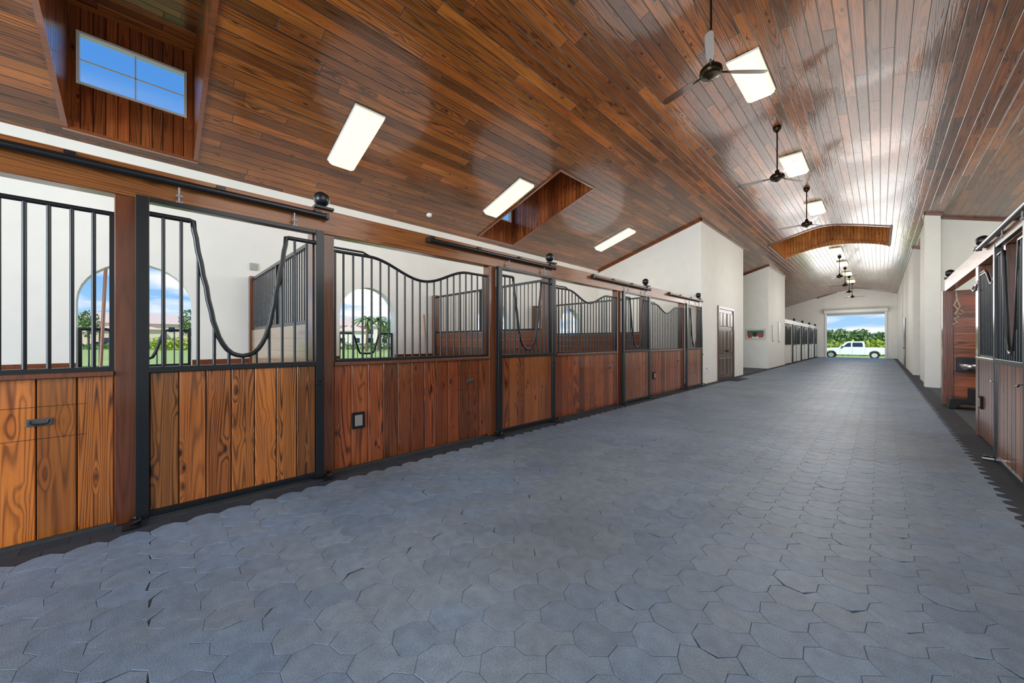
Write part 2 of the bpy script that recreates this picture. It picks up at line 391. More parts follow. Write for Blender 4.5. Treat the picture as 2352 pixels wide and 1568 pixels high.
b=MB(); b.prism([(-7.7,-.1),(ox0,-.1),(ox0,oz),(ox1,oz),(ox1,-.1),(4.7,-.1),(4.7,zc(4.7)+.05),(XR,ZR+.05),(-7.7,zc(-7.7)+.05)],'y',YE,YE+.25)
struct(b.build('wall_end',M['white']),'cream end wall with the big doorway')
b=MB()
def slopebar(y,x0,x1,n=1):
    for k in range(n):
        a=x0+(x1-x0)*k/n; c=x0+(x1-x0)*(k+1)/n; b.prism([(a,zc(a)),(c,zc(c)),(c,zc(c)-.07),(a,zc(a)-.07)],'y',y-.03,y)
slopebar(12.0,XB,-A+.03); slopebar(21.6,XB,-A+.03); slopebar(YE,-A,XR,10); slopebar(YE,XR,.92,10); slopebar(16.1,.90,1.25); slopebar(16.5,1.22,XRB); slopebar(21.6,.90,XRB)
b.box(-A,-A+.03,11.97,16.93,zc(-A)-.07,zc(-A)); b.box(-A,-A+.03,21.57,26.03,zc(-A)-.07,zc(-A)); b.box(.89,.92,16.07,16.55,zc(.92)-.07,zc(.92)); b.box(.89,.92,21.57,YE,zc(.92)-.07,zc(.92))
struct(b.build('trim_4',M['trim']),'dark brown crown trim where walls meet the ceiling')
b=MB()
for y0,y1 in ((-2.3,ARC[0]-AR),(ARC[0]+AR,ARC[1]-AR),(ARC[1]+AR,ARC[2]-AR),(ARC[2]+AR,ARC[3]-AR),(ARC[3]+AR,11.97)):
    for k in range(7): b.box(XB,XB+.035,y0,y1,k*.15+.003,k*.15+.147)
struct(b.build('baseboard_left',M['hred']),'dark kick boards along the back of the stalls')

# ------------------------------------------------------------------ left stall fronts
E=[1.2+3.57*k for k in range(-1,4)]    # E[0] is the post before the nearest stall
ORD=['nearest','second','third','farthest']
barmesh=MB().tube([(0,0,0),(0,0,1)],.0115,8).mesh('bar',M['black'])
thinbar=MB().tube([(0,0,0),(0,0,1)],.008,6).mesh('bar',M['black'])
def bar(parent,x,y,z0,z1,me=None):
    o=bpy.data.objects.new('bar',me or barmesh); COL.objects.link(o); o.parent=parent; o.location=(x,y,z0); o.scale=(1,1,z1-z0); return o
def stall_screen(L,boards,sillm,handle=True,outlet=None,flat=.36,name='stall_screen'):
    r=empty(name)
    n=max(1,round(L/.166)); w=L/n
    b=MB()
    for k in range(n): b.cbox(-.05,0,k*w+.003,(k+1)*w-.003,.03,1.085,.005)
    b.build('board_panel',boards,r)
    MB().box(-.06,-.012,0.001,L-.001,.028,1.08).build('backing_board',M['joint'],r)
    MB().box(-.07,.03,0,L,1.085,1.118).build('sill',sillm,r,bevel=.004)
    def top(y):
        if y<flat or y>L-flat or L<1.2 or flat>=L/2: return 2.25
        return 2.25-.095*(1-math.cos(2*PI*(y-flat)/(L-2*flat)))
    b=MB(); b.box(-.035,0.0,0,L,1.118,1.150); b.box(-.03,-.005,0,.024,1.15,2.262); b.box(-.03,-.005,L-.024,L,1.15,2.262)
    N=44; b.tube([(-.0175,L*i/N,top(L*i/N)) for i in range(N+1)],.017,8)
    if flat<.4: b.tube([(-.0175,.0,2.285),(-.0175,.30,2.285),(-.0175,.36,2.26),(-.0175,.40,2.235)],.011,8)
    b.build('grille_frame',M['black'],r)
    m=round(L/.1); 
    for k in range(1,m): bar(r,-.0175,L*k/m,1.15,top(L*k/m))
    if handle:
        y=L*.84; z=.80
        h=MB().box(0,.006,y-.055,y+.055,z-.024,z+.024).build('pull_plate',M['dsteel'],r,bevel=.003)
        MB().tube([(.010,y-.04,z+.015),(.016,y-.036,z-.006),(.016,y-.02,z-.012),(.016,y+.02,z-.012),(.016,y+.036,z-.006),(.010,y+.04,z+.015)],.005,6).build('pull_ring',M['black'],h)
        for zz in (.90,.69): MB().box(0,.002,y-.30,y+.2,zz,zz+.0022).build('feed_door_seam',M['joint'],r)
    if outlet is not None:
        y=outlet; z=.50
        o=MB().box(0,.018,y-.065,y+.065,z-.085,z+.085).build('outlet_surround',M['joint'],r,bevel=.003)
        MB().box(.018,.03,y-.04,y+.04,z-.058,z+.058).build('outlet_cover',M['plate'],o,bevel=.006)
    return r
HALF=[(.32,2.28),(.303,2.15),(.272,1.95),(.240,1.77),(.208,1.57),(.178,1.43),(.135,1.31),(.075,1.232),(0,1.207)]
def yoke_z(y):
    y=abs(y)
    if y>=.32: return 2.28
    for (a,za),(c,zb) in zip(HALF,HALF[1:]):
        if c<=y<=a: return zb+(za-zb)*(y-c)/(a-c)
    return 2.28
def stall_door(boards):
    r=empty('stall_door'); W=.637
    b=MB()
    for s_ in (-1,1):
        y0,y1=sorted((s_*W,s_*(W-.072))); b.box(.03,.085,y0,y1,.02,2.40)
    b.box(.035,.08,-W+.07,W-.07,2.365,2.40); b.box(.035,.08,-W+.07,W-.07,.03,.075); b.box(.03,.085,-W+.07,W-.07,1.098,1.142)
    b.build('door_frame',M['black'],r,bevel=.003)
    n=7; w=2*(W-.072)/n; b=MB()
    for k in range(n): b.cbox(.045,.07,-W+.072+k*w+.003,-W+.072+(k+1)*w-.003,.075,1.098,.005)
    b.build('board_panel',boards,r)
    MB().box(.04,.06,-W+.07,W-.07,.07,1.1).build('backing_board',M['joint'],r)
    fine=[]
    for (a,za),(c,zb) in zip(HALF,HALF[1:]):
        fine+= [(a,za),((a+c)/2+.004,(za+zb)/2-.004)]
    fine.append(HALF[-1])
    pts=[(.057,-W+.07,2.28),(.057,-.34,2.28)]+[(.057,-y,z) for y,z in fine]+[(.057,y,z) for y,z in fine[-2::-1]]+[(.057,.34,2.28),(.057,W-.07,2.28)]
    MB().tube(pts,.019,10).build('yoke_rail',M['black'],r)
    for y in (-.49,-.39,-.29,-.19,-.095,0,.095,.19,.29,.39,.49): bar(r,.057,y,1.14,yoke_z(y))
    for y in (-.40,.39):
        b=MB(); b.tube([(.057,y,2.40),(.057,y,2.522)],.007,8); b.box(.047,.067,y-.02,y+.02,2.447,2.463); b.box(.04,.075,y-.02,y+.02,2.40,2.412)
        b.build('door_hanger',M['zinc'],r)
    b=MB(); b.tube([(.09,W-.02,.95),(.11,W-.02,.95),(.115,W-.03,.93),(.115,W-.10,.93)],.007,6); b.build('latch',M['black'],r)
    return r
def floor_guide():
    r=empty('floor_guide')
    MB().box(-.03,.10,-.045,.045,0,.012).build('base_plate',M['black'],r)
    MB().tube([(.03+.055*math.cos(a)*1.0,-.0+.04*math.sin(a)*1.2,.035+.012*math.sin(a)) for a in [PI*1.1*k/10-.1 for k in range(11)]],.012,8).build('guide_hook',M['black'],r)
    return r
def door_track(L=2.4):
    r=empty('door_track')
    b=MB(); b.tube([(.057,0,0),(.057,L,0)],.028,12); b.build('rail',M['black'],r)
    for y in (.06,.8,1.6,L-.06):
        MB().box(-.012,.05,y-.03,y+.03,-.01,.06).box(-.012,.0,y-.03,y+.03,-.03,.075).build('bracket',M['black'],r,bevel=.003)
    for y in (-.03,L): MB().box(.028,.086,y,y+.03,-.03,.03).build('end_stop',M['black'],r,bevel=.004)
    return r
def finial():
    r=empty('ball_finial')
    MB().box(-.09,.09,-.09,.09,0,.025).build('base_plate',M['black'],r,bevel=.004)
    MB().lathe([(.05,0),(.045,.012),(.03,.02),(.028,.035)],(0,0,.025),16).build('collar',M['black'],r)
    MB().sphere((0,0,.115),.075,24,16).build('ball',M['black'],r)
    return r
def mkpost(w,dep,h,name='stall_post',m='post'):
    return MB().box(-dep+.005,.005,-w/2,w/2,0,h).build(name,M[m],bevel=.006)
BZ0,BZ1=2.395,2.635
fnear=stall_screen(2.07,M['orange'],M['post'],True,None,1.2); fnear.location=(-A,E[0]+.1,0)
tag(fnear,'amber pine stall screen with black bars at the left edge, nearest the camera','stall screen','stall screens on the left')
fr=stall_screen(2.07,M['red'],M['post'],True,.24); fr.location=(-A,E[1]+.1,0)
tag(fr,'mahogany stall screen with wavy black bars and outlet between first and second doors','stall screen','stall screens on the left')
fr2=stall_screen(2.07,M['red'],M['post'],True,None); fr2.location=(-A,E[2]+.1,0)
tag(fr2,'mahogany stall screen with wavy black bars between second and third doors','stall screen','stall screens on the left')
copy_tree(fr,(-A,E[3]+.1,0),0,'mahogany stall screen with wavy black bars before the farthest left door')
dr=stall_door(M['amber']); tag(dr,'nearest left stall door, golden pine boards below a black yoke grille','stall door','sliding stall doors on the left')
dr2=stall_door(M['amber2']); tag(dr2,'second left stall door from the camera, with yoke grille','stall door','sliding stall doors on the left')
tk=door_track(); tag(tk,'black sliding door rail above the nearest left stall door','door track','door rails on the left beam')
fg=floor_guide(); tag(fg,'black floor guide at the left foot of the nearest stall door','floor guide','door floor guides')
fi=finial(); tag(fi,'largest black ball finial on the left beam','finial','ball finials on the left beam')
dl=['second left stall door from the camera, with yoke grille','third left stall door from the camera, with yoke grille','farthest left stall door, next to the white gabled wall']
tl=['black door rail above the second left stall door','black door rail above the third left stall door','shortest looking black door rail beside the white gabled wall']
fl=['second ball finial from the camera on the left beam','third ball finial from the camera on the left beam','smallest ball finial on the left beam, by the white wall']
for k in range(4):
    e=E[k+1]; c=e-.655
    if k==0:
        dr.location=(-A,c,0); tk.location=(-A,e-2.4,2.555); fi.location=(-A-.05,e,BZ1)
    else:
        if k==1: dr2.location=(-A,c,0)
        else: copy_tree(dr2,(-A,c,0),0,dl[k-1])
        copy_tree(tk,(-A,e-2.4,2.555),0,tl[k-1]); copy_tree(fi,(-A-.05,e,BZ1),0,fl[k-1])
    for s_ in (-1,1):
        lb='black floor guide at the %s foot of the %s left stall door'%('left' if s_<0 else 'right',ORD[k])
        if k==0 and s_==-1: fg.location=(-A+.06,c-.655,0)
        else: copy_tree(fg,(-A+.06,c+s_*.655,0),0,lb)
    p=mkpost(.13,.13,BZ0); p.location=(-A,e-1.335,0); tag(p,'dark wooden post on the left side of the %s left stall door'%ORD[k],'post','wooden posts of the left stalls')
    if k<3:
        p=mkpost(.2,.16,BZ0); p.location=(-A,e,0); tag(p,'dark wooden post on the right side of the %s left stall door'%ORD[k],'post','wooden posts of the left stalls')
p=mkpost(.1,.12,BZ0); p.location=(-A,E[4]+.03,0); tag(p,'dark wooden end post against the white gabled wall','post','wooden posts of the left stalls')
b=MB().box(-A-.12,-A+.008,-5,11.99,BZ0,BZ1); tag(b.build('header_beam',M['beam'],bevel=.008),'long amber wooden beam over the left stall fronts','beam')
# dividers
def divider(boards,L=3.42):
    r=empty('stall_divider')
    b=MB()
    for k in range(10): b.box(0,L,-.025,.025,.01+k*.151,.01+k*.151+.149)
    b.build('board_panel',boards,r)
    b=MB(); b.box(0,L,-.02,.02,1.522,1.56); b.box(0,L,-.02,.02,2.355,2.395); b.box(0,.04,-.02,.02,1.56,2.36); b.box(L-.04,L,-.02,.02,1.56,2.36); b.box(L/2-.02,L/2+.02,-.02,.02,1.56,2.36)
    b.build('grille_frame',M['black'],r)
    n=36
    for k in range(1,n):
        if k!=n//2: bar(r,L*k/n,0,1.56,2.36,thinbar)
    MB().box(-.02,.1,-.06,.06,0,2.42).build('end_post',M['post'],r,bevel=.005)
    return r
dv=divider(M['hpale']); dv.location=(XB+.04,E[1],0); tag(dv,'pale boarded divider with black bars behind the nearest left door','stall divider','dividers between the left stalls')
dv2=divider(M['hred']); dv2.location=(XB+.04,E[2],0); tag(dv2,'dark boarded divider with black bars behind the second left stall','stall divider','dividers between the left stalls')
copy_tree(dv2,(XB+.04,E[3],0),0,'dark boarded divider with black bars behind the third left stall')
# arch gates
def gate():
    r=empty('arch_gate'); W=AR-.01
    def top(y):
        y=abs(y)
        if y>.30: return 1.50
        if y<.12: return 1.08
        return 1.08+.42*(.5-.5*math.cos(PI*(y-.12)/.18))
    b=MB(); b.tube([(0,-W+W*2*i/32,top(-W+W*2*i/32)) for i in range(33)],.02,8); b.box(-.02,.02,-W,-W+.035,.05,1.5); b.box(-.02,.02,W-.035,W,.05,1.5); b.box(-.02,.02,-W,W,.95,.99)
    b.build('gate_frame',M['black'],r)
    for k in range(1,12):
        y=-W+2*W*k/12; bar(r,0,y,.97,top(y),thinbar)
    b=MB()
    for k in range(7): b.box(-.02,.02,-W+.035,W-.035,.05+k*.128,.05+k*.128+.126)
    b.build('board_panel',M['hred'],r)
    return r
g=gate(); g.location=(XB-.1,ARC[0],0); tag(g,'low black barred gate in the nearest arched opening','gate','low gates in the arches')
for k,lb in ((1,'low black barred gate in the second arch from the camera'),(2,'low black barred gate in the third arch'),(3,'low black barred gate in the farthest arch')): copy_tree(g,(XB-.1,ARC[k],0),0,lb)
# tools leaning in the stalls
def leaning(loc,top,label):
    r=empty('broom',loc); v=Vector(top)-Vector(loc)
    MB().tube([(0,0,.1),tuple(v)],.018,8).build('handle',M['handle'],r)
    MB().box(-.06,.06,-.16,.16,0,.1).build('broom_head',M['rope'],r,bevel=.02)
    return tag(r,label,'broom','brooms leaning in the stalls')
leaning((XB+.35,-.52,-.01),(XB+.10,-.46,2.32),'broom with brown handle leaning at the nearest arched opening')
leaning((XB+.5,4.35,-.01),(XB+.1,4.45,1.95),'broom leaning at the back wall right of the second arch')
b=MB().box(XB,XB+.03,1.16,1.26,2.54,2.66); tag(b.build('junction_box',M['grey'],bevel=.005),'small grey junction box high on the nearest stall back wall','junction box')

# ------------------------------------------------------------------ right stalls
MR=PI
fs=stall_screen(1.49,M['red'],M['post'],False,.22); fs.location=(XF,8.24,0); fs.rotation_euler[2]=MR
tag(fs,'mahogany stall screen with bars at the right edge of the aisle','stall screen')
b=MB(); b.tube([(.012,.9,.86),(.02,.93,.84),(.02,1.0,.84),(.012,1.03,.86)],.006,6); b.build('pull_ring',M['steel'],fs)
copy_tree(dr2,(XF,6.05,0),MR,'stall door with yoke grille at the right edge of the frame')['group']='doors of the right stalls'
copy_tree(tk,(XF,7.75,2.555),MR,'black door rail on the right beam')['group']='door rails on the right beam'
for y,lb in ((8.34,'nearer ball finial on the right beam'),(11.8,'farther ball finial at the end of the right beam')): copy_tree(fi,(XF+.05,y,BZ1),0,lb)['group']='ball finials on the right beam'
copy_tree(fg,(XF-.06,6.70,0),MR,'black floor guide under the right stall door')
for y,w,lb in ((8.34,.2,'wooden post at the near corner of the right grooming bay'),(6.695,.10,'wooden post beside the right stall door')):
    p=mkpost(w,.13,BZ0); p.location=(XF,y,0); p.rotation_euler[2]=MR; tag(p,lb,'post','posts of the right stalls')
b=MB().box(XF-.008,XF+.12,4.6,11.98,BZ0,BZ1); tag(b.build('header_beam',M['beam'],bevel=.008),'wooden beam over the right stall and grooming bay','beam')
dvr=copy_tree(dv2,(XRB-.005,8.34,0),MR,'dark boarded divider with bars inside the right stall'); dvr['group']='dividers of the right stalls'
r=empty('plank_partition',(XF,11.9,0)); b=MB()
for k in range(16): b.box(.1,XRB-XF-.01,-.03,.03,.01+k*.149,.01+k*.149+.146)
b.build('board_panel',M['hred2'],r); MB().box(-.05,.1,-.07,.07,0,BZ0).build('end_post',M['post'],r,bevel=.005)
tag(r,'red brown horizontal plank partition at the far side of the right grooming bay','partition')
r=empty('waterer',(XF+.30,11.87,.84))
MB().box(-.17,.17,-.05,0,-.14,.16).build('back_box',M['black'],r,bevel=.01)
MB().lathe([(.02,-.13),(.09,-.11),(.135,-.05),(.145,.03),(.135,.035),(.12,-.03),(.07,-.085),(.01,-.09)],(0,-.19,0),24).build('bowl',M['steel'],r)
tag(r,'shiny steel water bowl on the plank partition at right','water bowl')
r=empty('step_stool',(XF+.28,11.45,0))
MB().prism([(-.3,0),(-.27,.2),(-.02,.2),(-.02,.4),(.27,.4),(.32,0),(.2,0),(.16,.1),(-.14,.1),(-.2,0)],'y',-.2,.2).build('body',M['rubber'],r,bevel=.015)
MB().box(-.26,-.04,-.18,.18,.2,.212).box(0,.26,-.18,.18,.4,.412).build('tread',M['black'],r)
tag(r,'black plastic two step mounting stool in the right grooming bay','step stool')
b=MB(); x=XF+.13; 
b.tube([(x,11.875,2.37),(x,11.80,2.34),(x+.01,11.79,2.2),(x-.03,11.78,2.08),(x+.03,11.78,1.98),(x-.02,11.78,1.9),(x+.04,11.78,1.84),(x-.03,11.78,1.80)],.013,8)
b.tube([(x+.01,11.79,2.2),(x+.05,11.77,2.05),(x-.01,11.77,1.93),(x+.06,11.77,1.88),(x+.10,11.77,1.93),(x+.05,11.77,1.98)],.012,8)
b.tube([(x-.03,11.78,1.80),(x+.02,11.78,1.72),(x-.05,11.78,1.68)],.012,8)
tag(b.build('tie_rope',M['rope']),'pale knotted tie rope hanging on the plank partition','rope')
b=MB(); b.tube([(XF-.018,8.36,2.10),(XF-.03,8.34,2.11),(XF-.05,8.28,2.07),(XF-.05,8.16,2.03),(XF-.045,8.06,2.05),(XF-.04,8.02,2.12),(XF-.04,8.03,2.16)],.013,8); b.box(XF-.017,XF-.006,8.31,8.41,2.05,2.15)
tag(b.build('tack_hook',M['steel']),'curved steel hook on the right stall post','hook')

# ------------------------------------------------------------------ gabled block fittings
r=struct(empty('door_1',(-A,14.55,0)),'brown panelled double door in the white gabled wall')
b=MB(); 
b.box(0,.04,-.95,-.85,0,2.55); b.box(0,.04,.85,.95,0,2.55); b.box(0,.04,-.85,.85,2.45,2.55); b.build('door_casing',M['door'],r,bevel=.005)
for s_ in (-1,1):
    y0,y1=sorted((s_*.005,s_*.85)); b=MB(); b.box(0,.012,y0,y1,.01,2.45)
    for z0,z1 in ((.15,.75),(.9,1.7),(1.85,2.33)):
        for q in (0,1):
            a=y0+.08+q*.36; b.cbox(.012,.03,a,a+.30,z0,z1,.014)
    leaf=b.build('door_leaf',M['door'],r)
    MB().sphere((.05,s_*.08,1.0),.03,12,8).tube([(.012,s_*.08,1.0),(.05,s_*.08,1.0)],.01,8).build('door_knob',M['brass'],leaf)
b=MB().box(-A+.05,-A+.55,13.9,15.2,.002,.012); tag(b.build('door_mat',M['border'],bevel=.004),'dark mat on the pavers in front of the brown double door','mat')
r=empty('hose_tap',(-A,12.45,.42)); MB().tube([(0,0,.05),(.06,0,.05),(.08,0,.03),(.08,0,-.03)],.014,8).build('spout',M['steel'],r); MB().box(0,.02,-.06,.06,-.08,.12).build('wall_plate',M['whitep'],r,bevel=.004); MB().tube([(.05,-.04,.09),(.05,.04,.09)],.01,6).build('tap_handle',M['steel'],r)
tag(r,'small wall tap low on the white gabled wall','tap')
b=MB().box(-A,-A+.012,13.2,13.3,1.2,1.32); tag(b.build('light_switch',M['whitep'],bevel=.003),'white light switch plate left of the brown double door','light switch')
# framed picture on the cross aisle wall
r=empty('framed_picture',(-4.42,21.6,1.70)); r.scale=(1.15,1,1.05)
b=MB()
for q in ((-.36,-.345,-.24,.24),(.345,.36,-.24,.24),(-.345,.345,-.24,-.225),(-.345,.345,.225,.24)): b.box(q[0],q[1],-.03,0,q[2],q[3])
b.build('frame',M['grey'],r); MB().box(-.345,.345,-.012,0,-.225,.225).build('mount',M['whitep'],r)
MB().box(-.31,.31,-.016,-.011,-.08,.18).build('green_field',M['picb'],r)
MB().box(-.29,-.13,-.018,-.011,-.18,0).build('red_shape',M['picr'],r); MB().box(.11,.29,-.018,-.011,-.17,.02).build('red_shape',M['picr'],r); MB().box(-.1,.06,-.02,-.011,-.12,.1).build('dark_shape',M['picd'],r)
tag(r,'framed picture in green and red on the cream wall beyond the cross aisle','picture')
for y,z,w,h,lb in ((22.6,1.75,.35,.8,'slim white framed board on the cream corner wall, nearer one'),(24.2,1.85,.5,1.1,'tall white framed board on the cream corner wall, farther one')):
    r=empty('notice_board',(-A,y,z)); MB().box(0,.03,-w/2,w/2,-h/2,h/2).build('frame',M['grey'],r); MB().box(.03,.034,-w/2+.04,w/2-.04,-h/2+.04,h/2-.04).build('sheet',M['whitep'],r); tag(r,lb,'notice board')

# ------------------------------------------------------------------ far stalls
wb=plain('white_boards',(226,224,216),.5)
ff=stall_screen(2.07,wb,M['whitep'],False,None); ff.location=(-A,26.1,0)
tag(ff,'white boarded stall screen with black bars, nearest of the far left stalls','stall screen','far white stall screens')
fd=stall_door(wb); tag(fd,'white boarded stall door, nearest of the far left stalls','stall door','far white stall doors')
for k in range(4):
    e=29.57+3.57*k
    if k==0: fd.location=(-A,e-.655,0)
    else:
        copy_tree(ff,(-A,e-3.47,0),0,'white boarded stall screen, %s of the far left stalls'%ORD[k]); copy_tree(fd,(-A,e-.655,0),0,'white boarded stall door, %s of the far left stalls'%ORD[k])
    copy_tree(fi,(-A-.05,e,BZ1),0,'ball finial on the white beam over the %s far stall'%ORD[k])['group']='ball finials on the white beam'
    for y,hw in ((e-1.335,.06),(e,.09)):
        p=MB().box(-.13,.005,-hw,hw,0,BZ0).build('stall_post',M['whitep']); p.location=(-A,y,0); tag(p,'white post %s the %s far left stall door'%('before' if y<e else 'after',ORD[k]),'post','white posts of the far stalls')
b=MB().box(-A-.12,-A+.008,26.0,40.95,BZ0,BZ1); tag(b.build('header_beam',M['whitep'],bevel=.008),'white beam over the far left stalls','beam')
r=struct(empty('door_2',(.92,28.1,0)),'dark brown door in the far right wall'); b=MB(); b.box(-.04,0,-.65,.65,0,2.55); b.build('door_leaf',M['door'],r); MB().sphere((-.07,-.5,1),.03,10,8).build('door_knob',M['brass'],r)
# roll-up door housing at the end
r=struct(empty('door_3',((ox0+ox1)/2,YE,0)),'white roll up door housing over the end doorway')
w=(ox1-ox0)/2
MB().tube([(-w-.1,-.2,3.85),(w+.1,-.2,3.85)],.19,18).build('shutter_roll',M['whitep'],r)
for s_ in (-1,1): MB().box(s_*w-.06,s_*w+.06,-.1,0,0,3.7).build('guide_rail',M['whitep'],r)
MB().box(-w,w,-.06,-.02,3.5,3.75).build('bottom_slat',M['grey'],r)

# ------------------------------------------------------------------ ceiling lights, fans, detector
def light_fixture(length=1.22,w=.42):
    r=empty('ceiling_light')
    MB().box(-w/2-.01,w/2+.01,-length/2-.01,length/2+.01,-.035,0).build('housing',M['whitep'],r,bevel=.004)
    poly=[(-w/2,-.03),(w/2,-.03),(w/2-.01,-.075),(w/2-.06,-.105),(-w/2+.06,-.105),(-w/2+.01,-.075)]
    MB().prism(poly,'y',-length/2,length/2).build('diffuser',M['lamp'],r,bevel=.01)
    return r
LZ=ZT-.012
lf=light_fixture(); lf.location=(XR,7.0,LZ); tag(lf,'lit ridge ceiling light nearest the camera, crossed by a fan blade','ceiling light','ridge ceiling lights')
RL=[('second lit ridge light, beside the second ceiling fan',11.2),('third lit ridge light, just before the cupola',15.3),('lit ridge light first beyond the cupola',23.2),('lit ridge light second beyond the cupola',27.3),('lit ridge light third beyond the cupola',31.5),('lit ridge light nearest the end doorway',35.6)]
for lb,y in RL: copy_tree(lf,(XR,y,LZ),0,lb)
SLL=[('largest lit sloped light on the left, right of the big dormer',2.25),('lit sloped light beside the smaller dormer',5.58),('smallest lit sloped light near the white gable',10.17)]
for lb,y in SLL:
    x=-5.79; q=copy_tree(lf,(x,y,zc(x)-.005),0,lb); q['group']='lights on the left slope'
    ax=Vector((1,0,SL)).normalized(); zl=Vector((-SL,0,1)).normalized(); xl=ax.cross(zl)
    q.rotation_euler=Matrix((xl,ax,zl)).transposed().to_euler()      # long axis up the slope
def fan():
    r=empty('ceiling_fan'); z=-1.02
    MB().lathe([(.001,0),(.075,0),(.07,-.05),(.045,-.09),(.02,-.11)],(0,0,0),16).build('ceiling_canopy',M['brass'],r)
    MB().tube([(0,0,-.05),(0,0,z+.08)],.013,8).build('down_rod',M['brass'],r)
    MB().lathe([(.016,.14),(.035,.13),(.04,.10),(.04,.085),(.055,.07),(.1,.05),(.125,.02),(.13,-.02),(.115,-.05),(.09,-.065),(.05,-.08),(.03,-.10),(.001,-.105)],(0,0,z),24).build('motor_housing',M['brass'],r)
    for a in (45,165,285):
        b=MB(); o=[]
        prof=[(.20,.03),(.3,.042),(.5,.046),(.66,.042),(.69,.02)]
        for zz in (0,.006):
            o.append([(l,-w,zz-w*.25-.01) for l,w in prof]+[(l,w,zz+w*.25-.01) for l,w in reversed(prof)])
        n=len(o[0]); b.add(o[0]+o[1],[tuple(range(n-1,-1,-1)),tuple(range(n,2*n))]+[(i,(i+1)%n,n+(i+1)%n,n+i) for i in range(n)])
        bl=b.build('blade',M['blade'],r,(0,0,z)); bl.rotation_euler=(0,0,math.radians(a))
        MB().tube([(.1,0,-.01),(.24,0,-.005)],.012,6).build('blade_bracket',M['brass'],bl)
    return r
fn=fan(); fn.location=(XR,4.94,ZT); tag(fn,'nearest dark bronze ceiling fan, its rod leaving the top of the frame','ceiling fan','ridge ceiling fans')
for lb,y in (('second ceiling fan from the camera, between the first and second ridge lights',9.07),('third ceiling fan from the camera, before the cupola',13.3),('ceiling fan first beyond the cupola',25.2),('ceiling fan second beyond the cupola',29.4),('ceiling fan third beyond the cupola',33.5),('ceiling fan nearest the end doorway',37.4)): copy_tree(fn,(XR,y,ZT),random.random()*2 if y>10 else .3,lb)
q=empty('smoke_detector',(-7.02,4.35,zc(-7.02))); MB().lathe([(.06,.02),(.06,-.02),(.045,-.045),(.001,-.05)],(0,0,0),18).build('cover',M['whitep'],q); MB().lathe([(.012,-.048),(.001,-.056)],(0,0,0),8).build('sensor',M['grey'],q); tag(q,'small round white smoke detector on the left ceiling slope','smoke detector')

# ------------------------------------------------------------------ outdoors
b=MB()
for x0,x1 in ((-260,-7.7),(4.74,120)): b.quad((x0,-120,-.12),(x1,-120,-.12),(x1,YE+.4,-.12),(x0,YE+.4,-.12))
b.quad((-7.7,-120,-.12),(4.74,-120,-.12),(4.74,-9,-.12),(-7.7,-9,-.12))
b.quad((-260,YE+.4,-.12),(120,YE+.4,-.12),(120,50,-.6),(-260,50,-.6)); b.quad((-260,50,-.6),(120,50,-.6),(120,260,-.6),(-260,260,-.6))
struct(b.build('ground',M['grass']),'sunlit green lawn around the barn')
def house(loc,rz,w,d,h,rh,wm,rm,label):
    r=empty('house',loc,rz)
    MB().box(-d/2,d/2,-w/2,w/2,0,h).box(d/2,d/2+2,-w/4,w/8,0,h*.75).build('walls',wm,r)
    e=.6; b=MB(); v=[(-d/2-e,-w/2-e,h),(d/2+e,-w/2-e,h),(d/2+e,w/2+e,h),(-d/2-e,w/2+e,h),(0,-w/2+d/2,h+rh),(0,w/2-d/2,h+rh)]
    b.add(v,[(0,1,4),(1,2,5,4),(2,3,5),(3,0,4,5),(3,2,1,0)])
    v=[(d/2-1,-w/4-e,h*.75),(d/2+2+e,-w/4-e,h*.75),(d/2+2+e,w/8+e,h*.75),(d/2-1,w/8+e,h*.75),(d/2-1,-w/16,h*.75+1.6),(d/2+1,-w/16,h*.75+1.6)]
    b.add(v,[(0,1,5,4),(1,2,5),(2,3,4,5)]); b.build('roof',rm,r)
    for k in range(5):
        y=-w/2+w*(k+.5)/5
        for z in (1.0,h-2.0):
            x=d/2 if not(-w/4-.8<y<w/8+.8) else d/2+2
            if z>h*.75-1.4 and x>d/2: continue
            f=MB().box(x,x+.06,y-.7,y+.7,z,z+1.4).build('window',M['whitep'],r); MB().box(x+.06,x+.08,y-.58,y+.58,z+.12,z+1.28).build('pane',M['glassdark'],f)
    return tag(r,label,'house','houses beyond the lawn')
p=ray(325,88); house((p[0],p[1],-.12),0,26,11,5.6,2.6,M['peach'],M['rooft'],'peach two storey house with clay roof seen through the nearest arch')
p=ray(815,92); house((p[0],p[1],-.12),-.3,16,10,5.2,2.2,M['cream'],M['rooft'],'white house with clay roof seen through the second arch')
def tree(p,z,h,r,n,m,label,group=None,trunk=.15):
    o=empty('tree',(p[0],p[1],z)); MB().tube([(0,0,0),(.1,0,h*.35),(0,.1,h*.7)],[trunk,trunk*.8,trunk*.4],8).build('trunk',M['bark'],o)
    b=MB(); b.leaves((0,0,h*.66),(r,r,h*.36),n,.32)
    b.build('crown',m,o); tag(o,label,'tree',group); return o
tree(ray(203,72),-.12,7.5,1.8,400,M['leaf'],'green tree at the left side of the nearest arch','trees by the houses')
tree(ray(432,70),-.12,7.5,1.4,350,M['leaf'],'green tree at the right side of the nearest arch','trees by the houses')
tree(ray(888,75),-.12,6,1.7,380,M['leaf'],'green tree at the right side of the second arch','trees by the houses')
